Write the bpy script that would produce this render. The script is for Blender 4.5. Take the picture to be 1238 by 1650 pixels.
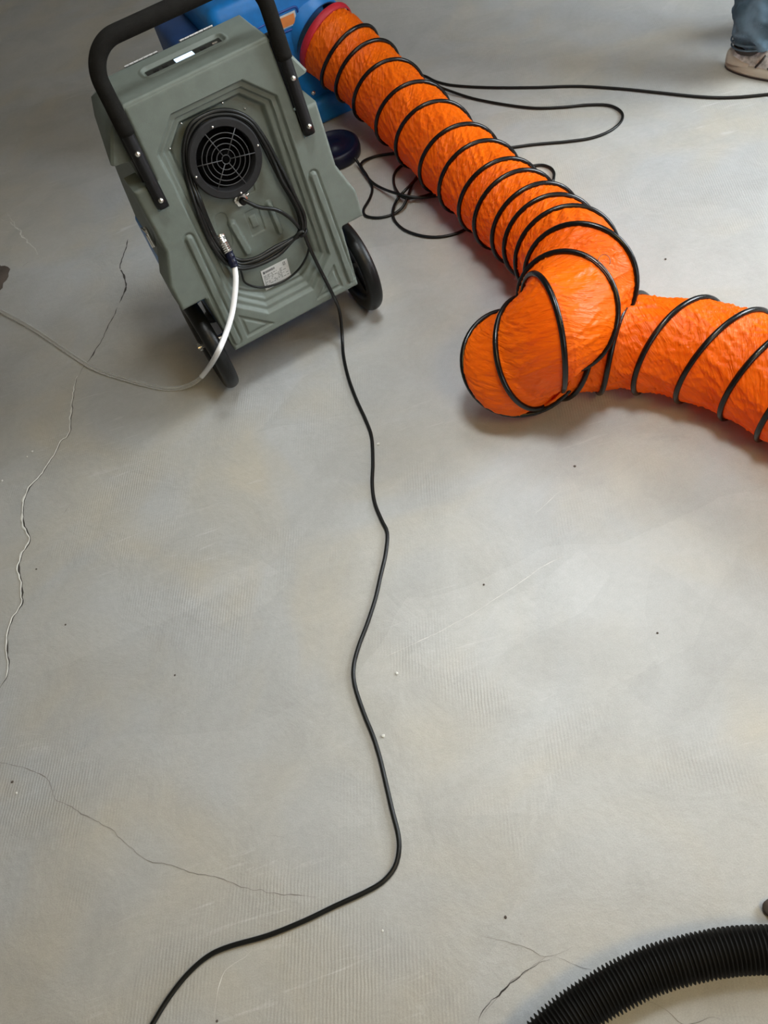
import bpy, bmesh, math, random
import numpy as np
from mathutils import Vector, Matrix, noise
random.seed(7)
for o in list(bpy.data.objects): bpy.data.objects.remove(o)
SC = bpy.context.scene
COL = SC.collection
# ------------------------------------------------------------------ camera
F_PX, H = 1240.0, 1.505
PITCH, ROLL = 0.96002841, 0.3240352
cp, sp, cr, sr = math.cos(PITCH), math.sin(PITCH), math.cos(ROLL), math.sin(ROLL)
CAM = Vector((0, 0, H))
U = Vector((1, 0, 0)); V = Vector((0, -sp, -cp)); FW = Vector((0, cp, -sp))
IX = U*cr + V*sr; IY = -U*sr + V*cr
cd = bpy.data.cameras.new('camera'); co = bpy.data.objects.new('camera', cd); COL.objects.link(co)
m = Matrix((IX, -IY, -FW)).transposed().to_4x4(); m.translation = CAM
co.matrix_world = m
cd.sensor_fit = 'VERTICAL'; cd.sensor_height = 36.0; cd.lens = F_PX/1650*36
cd.clip_start = .02
SC.camera = co
# ------------------------------------------------------------------ world, light, exposure
SC.view_settings.view_transform = 'Standard'; SC.view_settings.look = 'None'
SC.view_settings.exposure = 0.0; SC.view_settings.gamma = 1; SC.view_settings.use_curve_mapping = False
w = bpy.data.worlds.new('world'); SC.world = w; w.use_nodes = True
bg = w.node_tree.nodes['Background']; bg.inputs[0].default_value = (.75, .85, 1, 1); bg.inputs[1].default_value = 1.0

def area(name, loc, target, sx, sy, power, col):
    l = bpy.data.lights.new(name, 'AREA'); l.shape = 'RECTANGLE'; l.size = sx; l.size_y = sy
    l.energy = power; l.color = col
    o = bpy.data.objects.new(name, l); COL.objects.link(o); o.location = loc
    o.rotation_euler = (Vector(target)-Vector(loc)).to_track_quat('-Z', 'Y').to_euler()
    return o
# daylight entering through the two windows of the right-hand wall, and ceiling fill lights added to brighten duct and floor
RX = 3.5; FY = -3.0
area('window_daylight', (RX-.06, 1.25, 1.75), (0, 1.15, .3), 1.7, 1.5, 155, (.87, .94, 1))
area('window_daylight', (2.1, FY+.06, 1.45), (0, 1.6, .3), 1.5, 1.5, 28, (.93, .97, 1))
area('ceiling_fill_light', (1.0, 2.3, 2.93), (.9, 2.2, 0), .9, .9, 17, (.92, .96, 1))  # added fill to lift the upper duct run and the floor around it
dl = area('ceiling_fill_light', (.55, 1.1, 2.90), (.50, 1.1, 0), .5, .5, 8.5, (.92, .97, 1)); dl.data.spread = math.radians(75)  # added narrow fill, pools light on the middle of the floor
area('ceiling_fill_light', (.9, -.9, 2.93), (.6, -.5, 0), 1.0, .6, 34, (1, .68, .22))  # added warm fill for the near end of the floor

# ------------------------------------------------------------------ helpers
def P(px, py, h=0.0):
    """world point on the horizontal plane z=h that the photograph shows at this pixel"""
    x, y = px-619.0, py-825.0
    u = x*cr - y*sr; v = x*sr + y*cr
    d = Vector((u/F_PX, cp - v/F_PX*sp, -sp - v/F_PX*cp))
    return CAM + d*((h-H)/d.z)
# machine frame
YAW = 0.2580715; B = .17
MO = Vector((-0.0490056, 1.60711937, 0)); Z0 = .105
MX = Vector((math.cos(YAW), math.sin(YAW), 0)); MY = Vector((-math.sin(YAW), math.cos(YAW), 0))
def Fp(px, py, off=0.0):
    """machine-local point on the sloping face plane y = B*z + off (z from the lower face datum)"""
    x, y = px-619.0, py-825.0
    u = x*cr - y*sr; v = x*sr + y*cr
    d = Vector((u/F_PX, cp - v/F_PX*sp, -sp - v/F_PX*cp))
    o = MO + Vector((0, 0, Z0))
    n = MY - Vector((0, 0, B)); q = CAM-o
    t = (off - q.dot(n))/d.dot(n); r = q + d*t
    return Vector((r.dot(MX), r.dot(MY), r.z+Z0))
def L2W(p): return MO + MX*p[0] + MY*p[1] + Vector((0, 0, p[2]))

def link(name, bm, mat, parent=None, smooth=True):
    me = bpy.data.meshes.new(name); bm.to_mesh(me); bm.free()
    if smooth:
        for p in me.polygons: p.use_smooth = True
    me.materials.append(mat)
    o = bpy.data.objects.new(name, me); COL.objects.link(o)
    if parent: o.parent = parent
    return o
def empty(name, loc, rz=0):
    o = bpy.data.objects.new(name, None); COL.objects.link(o); o.location = loc; o.rotation_euler = (0, 0, rz)
    o.empty_display_size = .05
    return o
def tag(o, label=None, cat=None, group=None, kind=None):
    if label: o['label'] = label
    if cat: o['category'] = cat
    if group: o['group'] = group
    if kind: o['kind'] = kind
    return o
def sharp(o, ang=35):
    me = o.data
    bm = bmesh.new(); bm.from_mesh(me)
    for e in bm.edges:
        if len(e.link_faces) == 2 and e.calc_face_angle(0) > math.radians(ang): e.smooth = False
    bm.to_mesh(me); bm.free(); return o
def box(bm, c, s, rot=None, bev=0, seg=2):
    r = bmesh.ops.create_cube(bm, size=1)
    vs = r['verts']
    for v in vs: v.co = Vector((v.co.x*s[0], v.co.y*s[1], v.co.z*s[2]))
    if bev:
        es = list({e for v in vs for e in v.link_edges})
        r = bmesh.ops.bevel(bm, geom=es, offset=bev, segments=seg, affect='EDGES', profile=.5)
        vs = list(set(r['verts']) | {v for v in vs if v.is_valid})
    M = rot if rot else Matrix.Identity(3)
    for v in vs: v.co = M @ v.co + Vector(c)
    return vs
def catmull(pts, step):
    pts = [Vector(p) for p in pts]
    q = [pts[0]*2-pts[1]] + pts + [pts[-1]*2-pts[-2]]
    out = []
    for i in range(1, len(q)-2):
        a, b, c, d = q[i-1:i+3]
        n = max(2, int((c-b).length/step))
        for k in range(n):
            t = k/n
            out.append(.5*((2*b)+(c-a)*t+(2*a-5*b+4*c-d)*t*t+(3*b-a-3*c+d)*t**3))
    out.append(pts[-1]); return out
def frames(path, up=Vector((0, 0, 1))):
    n = len(path); T = []
    for i in range(n):
        T.append((path[min(i+1, n-1)]-path[max(i-1, 0)]).normalized())
    s = T[0].cross(up)
    if s.length < .05: s = T[0].cross(Vector((0, 1, 0)))
    s.normalize(); S = [s]
    for i in range(1, n):
        s = S[-1] - T[i]*S[-1].dot(T[i]); s.normalize(); S.append(s)
    return T, S, [S[i].cross(T[i]) for i in range(n)]
def tube(bm, path, r, seg=10, caps=True, flat=1.0):
    T, S, W = frames(path); n = len(path); rings = []
    for i, p in enumerate(path):
        rr = r[i] if hasattr(r, '__len__') else r
        rings.append([bm.verts.new(p + S[i]*math.cos(2*math.pi*k/seg)*rr + W[i]*math.sin(2*math.pi*k/seg)*rr*flat) for k in range(seg)])
    for i in range(n-1):
        for k in range(seg):
            bm.faces.new((rings[i][k], rings[i][(k+1) % seg], rings[i+1][(k+1) % seg], rings[i+1][k]))
    if caps:
        bm.faces.new(rings[0][::-1]); bm.faces.new(rings[-1])
    return rings
def lathe(bm, prof, c, axis, seg=32, close=False):
    """prof: list of (radius, height along axis)"""
    ax = Vector(axis).normalized(); a = ax.orthogonal().normalized(); b = ax.cross(a); c = Vector(c)
    rings = []
    for (r, h) in prof:
        if r < 1e-6: rings.append([bm.verts.new(c+ax*h)])
        else: rings.append([bm.verts.new(c+ax*h+(a*math.cos(2*math.pi*k/seg)+b*math.sin(2*math.pi*k/seg))*r) for k in range(seg)])
    for i in range(len(rings)-1+(1 if close else 0)):
        A, C = rings[i], rings[(i+1) % len(rings)]
        for k in range(seg):
            f = [A[k % len(A)], A[(k+1) % len(A)], C[(k+1) % len(C)], C[k % len(C)]]
            f = list(dict.fromkeys(f))
            if len(f) > 2: bm.faces.new(f)
def dome(bm, c, axis, r, h):
    lathe(bm, [(r, -h*.5), (r, 0), (r*.8, h*.55), (r*.45, h*.9), (0, h)], c, axis, 14)
def fix(o):
    bm = bmesh.new(); bm.from_mesh(o.data); bmesh.ops.recalc_face_normals(bm, faces=bm.faces[:]); bm.to_mesh(o.data); bm.free(); return o

# ------------------------------------------------------------------ materials
class NT:
    def __init__(s, name):
        s.m = bpy.data.materials.new(name); s.m.use_nodes = True; s.t = s.m.node_tree
        s.b = s.t.nodes['Principled BSDF']; s.out = s.t.nodes['Material Output']
        s.tc = s.t.nodes.new('ShaderNodeTexCoord')
    def n(s, typ, **kw):
        x = s.t.nodes.new(typ)
        for k, v in kw.items():
            if k in x.inputs.keys(): s.set(x.inputs[k], v)
            else: setattr(x, k, v)
        return x
    def set(s, inp, v):
        if isinstance(v, bpy.types.NodeSocket): s.t.links.new(v, inp)
        else: inp.default_value = v
    def noise(s, scale, detail=4, rough=.5, vec=None, dist=0):
        x = s.n('ShaderNodeTexNoise', Scale=scale, Detail=detail, Roughness=rough, Distortion=dist)
        s.set(x.inputs['Vector'], vec if vec is not None else s.tc.outputs['Object']); return x.outputs['Fac']
    def ramp(s, f, a, b, c0=(0, 0, 0, 1), c1=(1, 1, 1, 1)):
        x = s.n('ShaderNodeValToRGB'); s.set(x.inputs[0], f)
        x.color_ramp.elements[0].position = a; x.color_ramp.elements[0].color = c0
        x.color_ramp.elements[1].position = b; x.color_ramp.elements[1].color = c1
        return x.outputs[0]
    def mix(s, f, a, b, typ='MIX'):
        x = s.n('ShaderNodeMix', data_type='RGBA', blend_type=typ)
        s.set(x.inputs[0], f); s.set(x.inputs[6], a); s.set(x.inputs[7], b); return x.outputs[2]
    def math(s, op, a, b=0.0):
        x = s.n('ShaderNodeMath', operation=op); s.set(x.inputs[0], a); s.set(x.inputs[1], b); return x.outputs[0]
    def bump(s, h, strength=.2, dist=.01, prev=None):
        x = s.n('ShaderNodeBump', Strength=strength, Distance=dist); s.set(x.inputs['Height'], h)
        if prev is not None: s.set(x.inputs['Normal'], prev)
        return x.outputs[0]
    def P(s, **kw):
        for k, v in kw.items(): s.set(s.b.inputs[k.replace('_', ' ')], v)
        return s
def c4(r, g, b): return (r, g, b, 1)
def simple(name, col, rough=.5, metal=0, bump=0, bscale=300, var=.12, **kw):
    s = NT(name)
    f = s.noise(bscale*.06, 3)
    s.P(Base_Color=s.mix(s.ramp(f, .35, .65), c4(*[c*(1-var) for c in col]), c4(*[min(1, c*(1+var)) for c in col])), Roughness=rough, Metallic=metal, **kw)
    if bump: s.P(Normal=s.bump(s.noise(bscale, 2), bump, .001))
    return s.m
M = {}
M['housing'] = simple('grey_green_plastic', (.125, .147, .129), .5, Specular_IOR_Level=.35, bump=.35, bscale=700, var=.05)
M['blue'] = simple('blue_plastic', (.004, .165, .50), .38, bump=.3, bscale=500, var=.08)
M['navy'] = simple('dark_blue_plastic', (.004, .006, .022), .4, Specular_IOR_Level=.3)
M['black'] = simple('black_plastic', (.006, .006, .007), .42, Specular_IOR_Level=.3, bump=.2, bscale=500)
M['fan'] = simple('fan_grille_plastic', (.016, .016, .017), .6, Specular_IOR_Level=.2, bump=.25, bscale=600)
M['dark'] = simple('fan_shadow_plastic', (.0012, .0012, .0012), .9, Specular_IOR_Level=.05)
M['grille'] = simple('grille_wire_plastic', (.045, .045, .047), .5)
M['rubber'] = simple('black_rubber', (.005, .0055, .0055), .4, Specular_IOR_Level=.3, bump=.3, bscale=250)
M['foam'] = simple('black_foam_grip', (.010, .0095, .0085), .9, Specular_IOR_Level=.12, bump=.6, bscale=900)
M['cord'] = simple('black_cord_jacket', (.0035, .004, .0035), .4, Specular_IOR_Level=.35)
M['wire'] = simple('black_wire_sleeve', (.003, .0025, .003), .25, Specular_IOR_Level=.4, bump=.3, bscale=150)
M['steel'] = simple('bright_steel', (.72, .70, .66), .25, 1)
M['hinge'] = simple('dull_hinge_steel', (.36, .35, .33), .45, 1)
M['hose_black'] = simple('black_corrugated_plastic', (.0035, .0033, .0028), .6, Specular_IOR_Level=.15)
M['panel'] = simple('dark_panel_plastic', (.014, .015, .013), .35, Specular_IOR_Level=.3)
M['sticker'] = simple('white_label_paper', (.50, .52, .52), .45)
M['ink'] = simple('label_ink', (.07, .075, .08), .5)
M['orange_ink'] = simple('orange_label_ink', (.65, .22, .06), .4)
M['red'] = simple('red_cuff_fabric', (.42, .008, .02), .55, bump=.3, bscale=120)
M['led'] = NT('display_light'); M['led'].P(Base_Color=c4(.5, .7, 1), Emission_Color=c4(.62, .78, 1), Emission_Strength=1.1); M['led'] = M['led'].m
M['white'] = simple('white_plaster', (.44, .41, .35), .9, bump=.2, bscale=60)
M['frame'] = simple('white_window_paint', (.75, .75, .73), .4)
M['skin'] = simple('skin', (.45, .24, .16), .5, var=.05)
M['hair'] = simple('dark_hair', (.03, .02, .015), .6)
M['shirt'] = simple('grey_shirt_cloth', (.12, .13, .15), .85, bump=.3, bscale=400)
M['shoe'] = simple('off_white_shoe_leather', (.50, .46, .39), .5, bump=.2, bscale=200, var=.15)
M['shoe_grey'] = simple('pale_grey_shoe_mesh', (.46, .47, .48), .6, bump=.4, bscale=900, var=.5)
M['shoe_dark'] = simple('dark_shoe_trim', (.03, .022, .02), .5)

s = NT('glass'); s.P(Base_Color=c4(.9, .95, .97), Roughness=.05, Transmission_Weight=1.0, IOR=1.1); M['glass'] = s.m
s = NT('clear_vinyl'); s.P(Base_Color=c4(.86, .87, .85), Roughness=.15, Transmission_Weight=.8, IOR=1.25, Specular_IOR_Level=.4); M['vinyl'] = s.m
s = NT('milky_vinyl'); s.P(Base_Color=c4(.85, .86, .88), Roughness=.3, Subsurface_Weight=.2, Subsurface_Radius=(.01, .01, .01)); M['milky'] = s.m

# denim
s = NT('washed_blue_denim')
wv = s.n('ShaderNodeTexWave', Scale=420.0, Distortion=1.0, bands_direction='DIAGONAL'); s.set(wv.inputs['Vector'], s.tc.outputs['Object'])
f = s.noise(14, 4)
base = s.mix(s.ramp(f, .35, .7), c4(.045, .085, .12), c4(.17, .27, .37))
s.P(Base_Color=s.mix(.18, base, wv.outputs['Color'], 'SOFT_LIGHT'), Roughness=.85, Normal=s.bump(wv.outputs['Fac'], .3, .001)); M['denim'] = s.m
s = NT('dark_denim_hem'); s.P(Base_Color=s.mix(s.noise(90), c4(.05, .085, .12), c4(.12, .18, .24)), Roughness=.85); M['hem'] = s.m

# orange duct fabric: thin vinyl-coated cloth, light comes through it a little
s = NT('orange_vinyl_fabric')
n1 = s.noise(9, 3)
colr = s.mix(s.ramp(n1, .3, .7), c4(.93, .145, .002), c4(1.0, .18, .003))
uv = s.tc.outputs['UV']
mp = s.n('ShaderNodeMapping'); s.set(mp.inputs[0], uv); mp.inputs['Scale'].default_value = (24, 1.3, 1); mp.inputs['Rotation'].default_value = (0, 0, .0)
cre = s.noise(1.0, 5, .55, mp.outputs[0], 1.2)
mp2 = s.n('ShaderNodeMapping'); s.set(mp2.inputs[0], uv); mp2.inputs['Scale'].default_value = (62, 2.2, 1)
cre2 = s.noise(1.0, 3, .5, mp2.outputs[0], .6)
b1 = s.bump(cre, .7, .012); b2 = s.bump(cre2, .6, .004, b1)
b3 = s.bump(s.noise(900, 1), .12, .0006, b2)
s.P(Base_Color=colr, Roughness=.36, Normal=b3, Specular_IOR_Level=.28)
tr = s.n('ShaderNodeBsdfTranslucent'); s.set(tr.inputs[0], c4(1.0, .15, .01)); s.set(tr.inputs['Normal'], b3)
mx = s.n('ShaderNodeMixShader'); s.set(mx.inputs[0], .32); s.t.links.new(s.b.outputs[0], mx.inputs[1]); s.t.links.new(tr.outputs[0], mx.inputs[2])
s.t.links.new(mx.outputs[0], s.out.inputs[0]); M['orange'] = s.m

# concrete floor
s = NT('trowelled_pale_concrete')
ob = s.tc.outputs['Object']
big = s.noise(1.1, 4, .55)
mid = s.noise(5.5, 5, .6, dist=.6)
fine = s.noise(60, 6, .65)
grain = s.noise(420, 3, .6)
tint = s.mix(s.ramp(big, .36, .64), c4(.40, .40, .385), c4(.39, .402, .408))
tint = s.mix(s.ramp(s.noise(2.3, 3, .5, dist=1), .42, .68), tint, c4(.42, .396, .34))
tint = s.mix(s.math('MULTIPLY', s.ramp(mid, .40, .70), .5), tint, c4(.31, .312, .30))
tint = s.mix(.22, tint, s.ramp(fine, .25, .75, c4(.30, .30, .29), c4(.70, .70, .69)), 'SOFT_LIGHT')
tint = s.mix(.20, tint, s.ramp(grain, .2, .8), 'SOFT_LIGHT')
# tone of rectangular trowelled patches
mpp = s.n('ShaderNodeMapping'); s.set(mpp.inputs[0], ob); mpp.inputs['Rotation'].default_value = (0, 0, .52); mpp.inputs['Scale'].default_value = (1.55, 3.2, 1)
wob = s.n('ShaderNodeVectorMath', operation='ADD'); s.set(wob.inputs[0], mpp.outputs[0])
nz = s.n('ShaderNodeTexNoise', Scale=3.0, Detail=3.0); s.set(nz.inputs['Vector'], ob)
sc_ = s.n('ShaderNodeVectorMath', operation='SCALE'); s.set(sc_.inputs[0], nz.outputs['Color']); sc_.inputs[3].default_value = .22; s.set(wob.inputs[1], sc_.outputs[0])
vo = s.n('ShaderNodeTexVoronoi', distance='CHEBYCHEV', Scale=1.0, Randomness=.75); s.set(vo.inputs['Vector'], wob.outputs[0])
sep = s.n('ShaderNodeSeparateColor'); s.set(sep.inputs[0], vo.outputs['Color'])
tint = s.mix(.10, tint, s.ramp(sep.outputs[0], .1, .9, c4(.25, .25, .25), c4(.8, .8, .8)), 'SOFT_LIGHT')
# pale scuffs
mps = s.n('ShaderNodeMapping'); s.set(mps.inputs[0], ob); mps.inputs['Rotation'].default_value = (0, 0, .75); mps.inputs['Scale'].default_value = (7, 60, 1)
scf = s.ramp(s.noise(1.0, 4, .6, mps.outputs[0], .8), .60, .74)
scm = s.ramp(s.noise(2.2, 2), .5, .62)
tint = s.mix(s.math('MULTIPLY', s.math('MULTIPLY', scf, scm), .55), tint, c4(.56, .56, .55))
# trowel ridges
mpr = s.n('ShaderNodeMapping'); s.set(mpr.inputs[0], ob); mpr.inputs['Rotation'].default_value = (0, 0, .25)
wv = s.n('ShaderNodeTexWave', Scale=48.0, Distortion=2.2, Detail=1.0, bands_direction='X'); wv.inputs['Detail Scale'].default_value = .6; s.set(wv.inputs['Vector'], mpr.outputs[0])
rm = s.ramp(s.noise(2.6, 3, .6), .5, .66)
ridge = s.math('MULTIPLY', wv.outputs['Fac'], rm)
nb = s.bump(ridge, .24, .0014)
nb = s.bump(mid, .5, .007, nb)
nb = s.bump(fine, .5, .0012, nb)
nb = s.bump(grain, .35, .0006, nb)
s.P(Base_Color=tint, Roughness=s.ramp(mid, .2, .8, c4(.40, .40, .40), c4(.56, .56, .56)), Normal=nb, Specular_IOR_Level=.5)
M['floor'] = s.m
def toned(name, gain):
    m_ = M['floor'].copy(); m_.name = name; t_ = m_.node_tree; b_ = t_.nodes['Principled BSDF']; src = b_.inputs['Base Color'].links[0].from_socket
    h_ = t_.nodes.new('ShaderNodeHueSaturation'); h_.inputs['Value'].default_value = gain; t_.links.new(src, h_.inputs['Color']); t_.links.new(h_.outputs[0], b_.inputs['Base Color']); return m_
M['floor_dark'] = toned('darker_skim_coat', .96); M['floor_pale'] = toned('paler_skim_coat', 1.05)
M['crack'] = simple('crack_shadow', (.05, .045, .04), .95)
M['crack_grey'] = simple('fine_crack', (.19, .18, .165), .95)
M['crack_edge'] = simple('chipped_crack_edge', (.62, .62, .58), .9)
M['chip'] = simple('brown_broken_concrete', (.075, .06, .05), .95, bump=.8, bscale=90, var=.5)

# ------------------------------------------------------------------ setting
X0, X1, Y0, Y1, ZC = -4.0, RX, FY, 6.6, 3.0
bm = bmesh.new(); box(bm, ((X0+X1)/2, (Y0+Y1)/2, -.05), (X1-X0+.4, Y1-Y0+.4, .1))
FLOOR = tag(link('floor', bm, M['floor'], smooth=False), 'pale grey trowelled concrete floor with cracks and scuffs', kind='structure')
bm = bmesh.new(); box(bm, ((X0+X1)/2, (Y0+Y1)/2, ZC+.05), (X1-X0+.4, Y1-Y0+.4, .1)); tag(link('ceiling', bm, M['white'], smooth=False), kind='structure')
bm = bmesh.new(); box(bm, (X0-.1, (Y0+Y1)/2, ZC/2), (.2, Y1-Y0+.4, ZC)); tag(link('wall_left', bm, M['white'], smooth=False), kind='structure')
bm = bmesh.new(); box(bm, ((X0+X1)/2, Y1+.1, ZC/2), (X1-X0, .2, ZC)); tag(link('wall_back', bm, M['white'], smooth=False), kind='structure')
bm = bmesh.new()
box(bm, ((X0+1.3)/2, Y0-.1, ZC/2), (1.3-X0, .2, ZC)); box(bm, (2.1, Y0-.1, .325), (1.6, .2, .65)); box(bm, (2.1, Y0-.1, (2.25+ZC)/2), (1.6, .2, ZC-2.25))
tag(link('wall_front', bm, M['white'], smooth=False), kind='structure')
bm = bmesh.new()
wins = [(1.25, 1.75)]; ww_, wh_ = 1.8, 1.6
edges = sorted([Y0-.2] + [y-ww_/2 for y, _ in wins] + [y+ww_/2 for y, _ in wins] + [Y1+.2])
for i in range(len(edges)-1):
    a, b = edges[i], edges[i+1]
    if i % 2 == 0: box(bm, (RX+.1, (a+b)/2, ZC/2), (.2, b-a, ZC))
    else:
        zb = 1.75-wh_/2; zt = 1.75+wh_/2
        box(bm, (RX+.1, (a+b)/2, zb/2), (.2, b-a, zb)); box(bm, (RX+.1, (a+b)/2, (zt+ZC)/2), (.2, b-a, ZC-zt))
tag(link('wall_right', bm, M['white'], smooth=False), kind='structure')
for i, (x, y, z, rz, ww_, wh_) in enumerate(((RX+.1, 1.25, 1.75, 0, 1.8, 1.6), (2.1, FY-.1, 1.45, math.pi/2, 1.6, 1.6))):
    r = empty('window_%d' % (i+1), (x, y, z), rz); r['kind'] = 'structure'
    bm = bmesh.new()
    for sgn in (-1, 1):
        box(bm, (0, sgn*(ww_/2-.03), 0), (.08, .06, wh_), bev=.004); box(bm, (0, 0, sgn*(wh_/2-.03)), (.08, ww_-.12, .06), bev=.004)
    box(bm, (0, 0, 0), (.06, .05, wh_-.12), bev=.004)
    link('window_frame', bm, M['frame'], r, smooth=False)
    bm = bmesh.new(); box(bm, (0, 0, 0), (.006, ww_-.12, wh_-.12)); link('pane', bm, M['glass'], r, smooth=False)

# cracks, chips on the floor
def crack(pts, w, mat, amp=.006, z=.0006, seed=0, name='crack', edge=None):
    rnd = random.Random(seed)
    W = [P(*p) for p in pts]; path = catmull(W, .006)
    bm = bmesh.new(); prev = None; pe = None
    bme = bmesh.new() if edge else None
    for i, p in enumerate(path):
        T = (path[min(i+1, len(path)-1)]-path[max(i-1, 0)]).normalized(); N = Vector((-T.y, T.x, 0))
        j = amp*(noise.noise(Vector((i*.11, seed*3.1, 0)))*1.2 + noise.noise(Vector((i*.45, seed*7.7, 4)))*.55)
        hw = w*.5*(.35+1.1*abs(noise.noise(Vector((i*.17, 9, seed))))*1.6)
        taper = min(1, min(i, len(path)-1-i)/12+.15); hw *= taper
        c = p+N*j
        a = bm.verts.new((c.x+N.x*hw, c.y+N.y*hw, z)); b = bm.verts.new((c.x-N.x*hw, c.y-N.y*hw, z))
        if prev and noise.noise(Vector((i*.06, 2, seed*5))) > -.45: bm.faces.new((prev[0], prev[1], b, a))
        prev = (a, b)
        if bme:
            ew = edge*(.5+abs(noise.noise(Vector((i*.2, 19, seed))))*1.8)*taper; s_ = 1 if noise.noise(Vector((i*.04, 31, seed))) > -.25 else .3
            c2 = c-N*hw
            e = [bme.verts.new((c2.x, c2.y, .0003)), bme.verts.new((c2.x-N.x*ew*.5*s_, c2.y-N.y*ew*.5*s_, .0016*s_+.0004)), bme.verts.new((c2.x-N.x*ew*s_, c2.y-N.y*ew*s_, .0003))]
            if pe:
                bme.faces.new((pe[0], pe[1], e[1], e[0])); bme.faces.new((pe[1], pe[2], e[2], e[1]))
            pe = e
    link(name, bm, mat, FLOOR)
    if bme: link('crack_edge', bme, M['crack_edge'], FLOOR)
crack([(207, 385), (200, 410), (194, 430), (202, 452), (201, 470), (190, 495)], .007, M['crack'], .004, seed=1)
crack([(190, 495), (178, 520), (165, 545), (150, 572), (137, 590), (128, 605)], .004, M['crack'], .005, seed=12)
crack([(126, 606), (122, 625), (117, 650), (116, 672), (111, 704), (100, 712), (85, 735), (70, 760), (43, 795), (38, 835), (48, 868), (36, 893), (31, 918), (36, 948), (37, 972), (22, 996), (12, 1024), (12, 1045), (15, 1080), (5, 1102), (-12, 1125)], .0042, M['crack'], .005, seed=2, edge=.0055)
crack([(-10, 1225), (40, 1238), (75, 1255), (90, 1285), (115, 1297), (160, 1330), (178, 1336), (205, 1360), (238, 1388), (280, 1395), (330, 1410), (380, 1425), (430, 1437), (470, 1440), (512, 1448)], .0016, M['crack_grey'], .005, seed=3)
crack([(772, 1650), (790, 1618), (815, 1585), (850, 1558), (884, 1540)], .0028, M['crack'], .007, seed=4)
crack([(778, 1640), (800, 1612), (822, 1583), (855, 1560), (880, 1541)], .0022, M['crack_grey'], .004, seed=5)
crack([(770, 1508), (830, 1520), (860, 1530), (884, 1540), (925, 1523)], .0016, M['crack_grey'], .004, seed=6)
crack([(884, 1540), (935, 1555), (955, 1562)], .0013, M['crack_grey'], .004, seed=7)
crack([(1030, 1610), (1075, 1630), (1100, 1648), (1150, 1640), (1175, 1650)], .0014, M['crack_grey'], .004, seed=8)
crack([(430, 1345), (460, 1350)], .001, M['crack_grey'], .003, seed=9)
crack([(990, 640), (1010, 655)], .001, M['crack_grey'], .003, seed=10)
crack([(0, 352), (20, 362), (38, 380), (52, 396), (62, 410)], .006, M['crack_edge'], .012, seed=11, name='pale_chip_line')
crack([(10, 345), (28, 366), (45, 388)], .003, M['crack_edge'], .014, seed=21, name='pale_chip_line')
crack([(36, 430), (47, 421)], .006, M['crack'], .001, seed=13, name='gouge')
crack([(100, 832), (114, 812)], .0035, M['crack_grey'], .001, seed=14, name='gouge')
crack([(345, 1650), (350, 1600), (362, 1565), (405, 1533)], .002, M['crack_edge'], .003, seed=15, name='scratch')
crack([(620, 1060), (760, 990), (880, 910), (935, 890)], .0012, M['crack_edge'], .002, seed=16, name='scratch')
crack([(860, 830), (905, 790)], .0016, M['crack_edge'], .002, seed=17, name='scratch')
bm = bmesh.new()                                     # broken brown hollow at the left edge
c = P(-14, 450)
for k in range(4):
    ring = []
    for a in range(28):
        an = 2*math.pi*a/28; rr = (.085-.02*k)*(1+.35*noise.noise(Vector((math.cos(an)*2, math.sin(an)*2, 3+k*.2))))
        ring.append(bm.verts.new((c.x+math.cos(an)*rr*.75, c.y+math.sin(an)*rr, .0012+.004*math.sin(k)*abs(noise.noise(Vector((an*3, k, 1)))))))
    if k:
        for a in range(28): bm.faces.new((prev[a], prev[(a+1) % 28], ring[(a+1) % 28], ring[a]))
    prev = ring
bm.faces.new(prev); link('broken_patch', bm, M['chip'], FLOOR)

# thin skim-coat patches with straight trowelled edges
for pts_, k_ in (([(1054, 905), (1105, 935), (1150, 975), (1216, 1016), (1185, 1062), (1130, 1140), (1085, 1165), (1010, 1115), (1060, 1060), (1040, 985)], 'dark'),
                 ([(905, 690), (960, 665), (1060, 660), (1096, 706), (1050, 735), (1000, 768), (935, 795), (900, 745)], 'dark'),
                 ([(655, 1055), (740, 1003), (850, 950), (938, 888), (985, 930), (940, 985), (830, 1040), (720, 1095)], 'pale'),
                 ([(290, 975), (350, 930), (425, 905), (470, 940), (420, 985), (330, 1010)], 'pale')):
    bm = bmesh.new(); q_ = [P(*p_) for p_ in pts_]; n_ = len(q_); top_ = []
    for i in range(n_):
        for f_ in (0, .25, .5, .75):
            v_ = q_[i].lerp(q_[(i+1) % n_], f_); v_ = v_+Vector((noise.noise(v_*9), noise.noise(v_*9+Vector((5, 0, 0))), 0))*.012
            top_.append(bm.verts.new((v_.x, v_.y, .00018)))
    f_ = bm.faces.new(top_)
    if f_.normal.z < 0: f_.normal_flip()
    bm.normal_update()
    link('skim_patch', bm, M['floor_'+k_], FLOOR, smooth=False)
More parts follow.
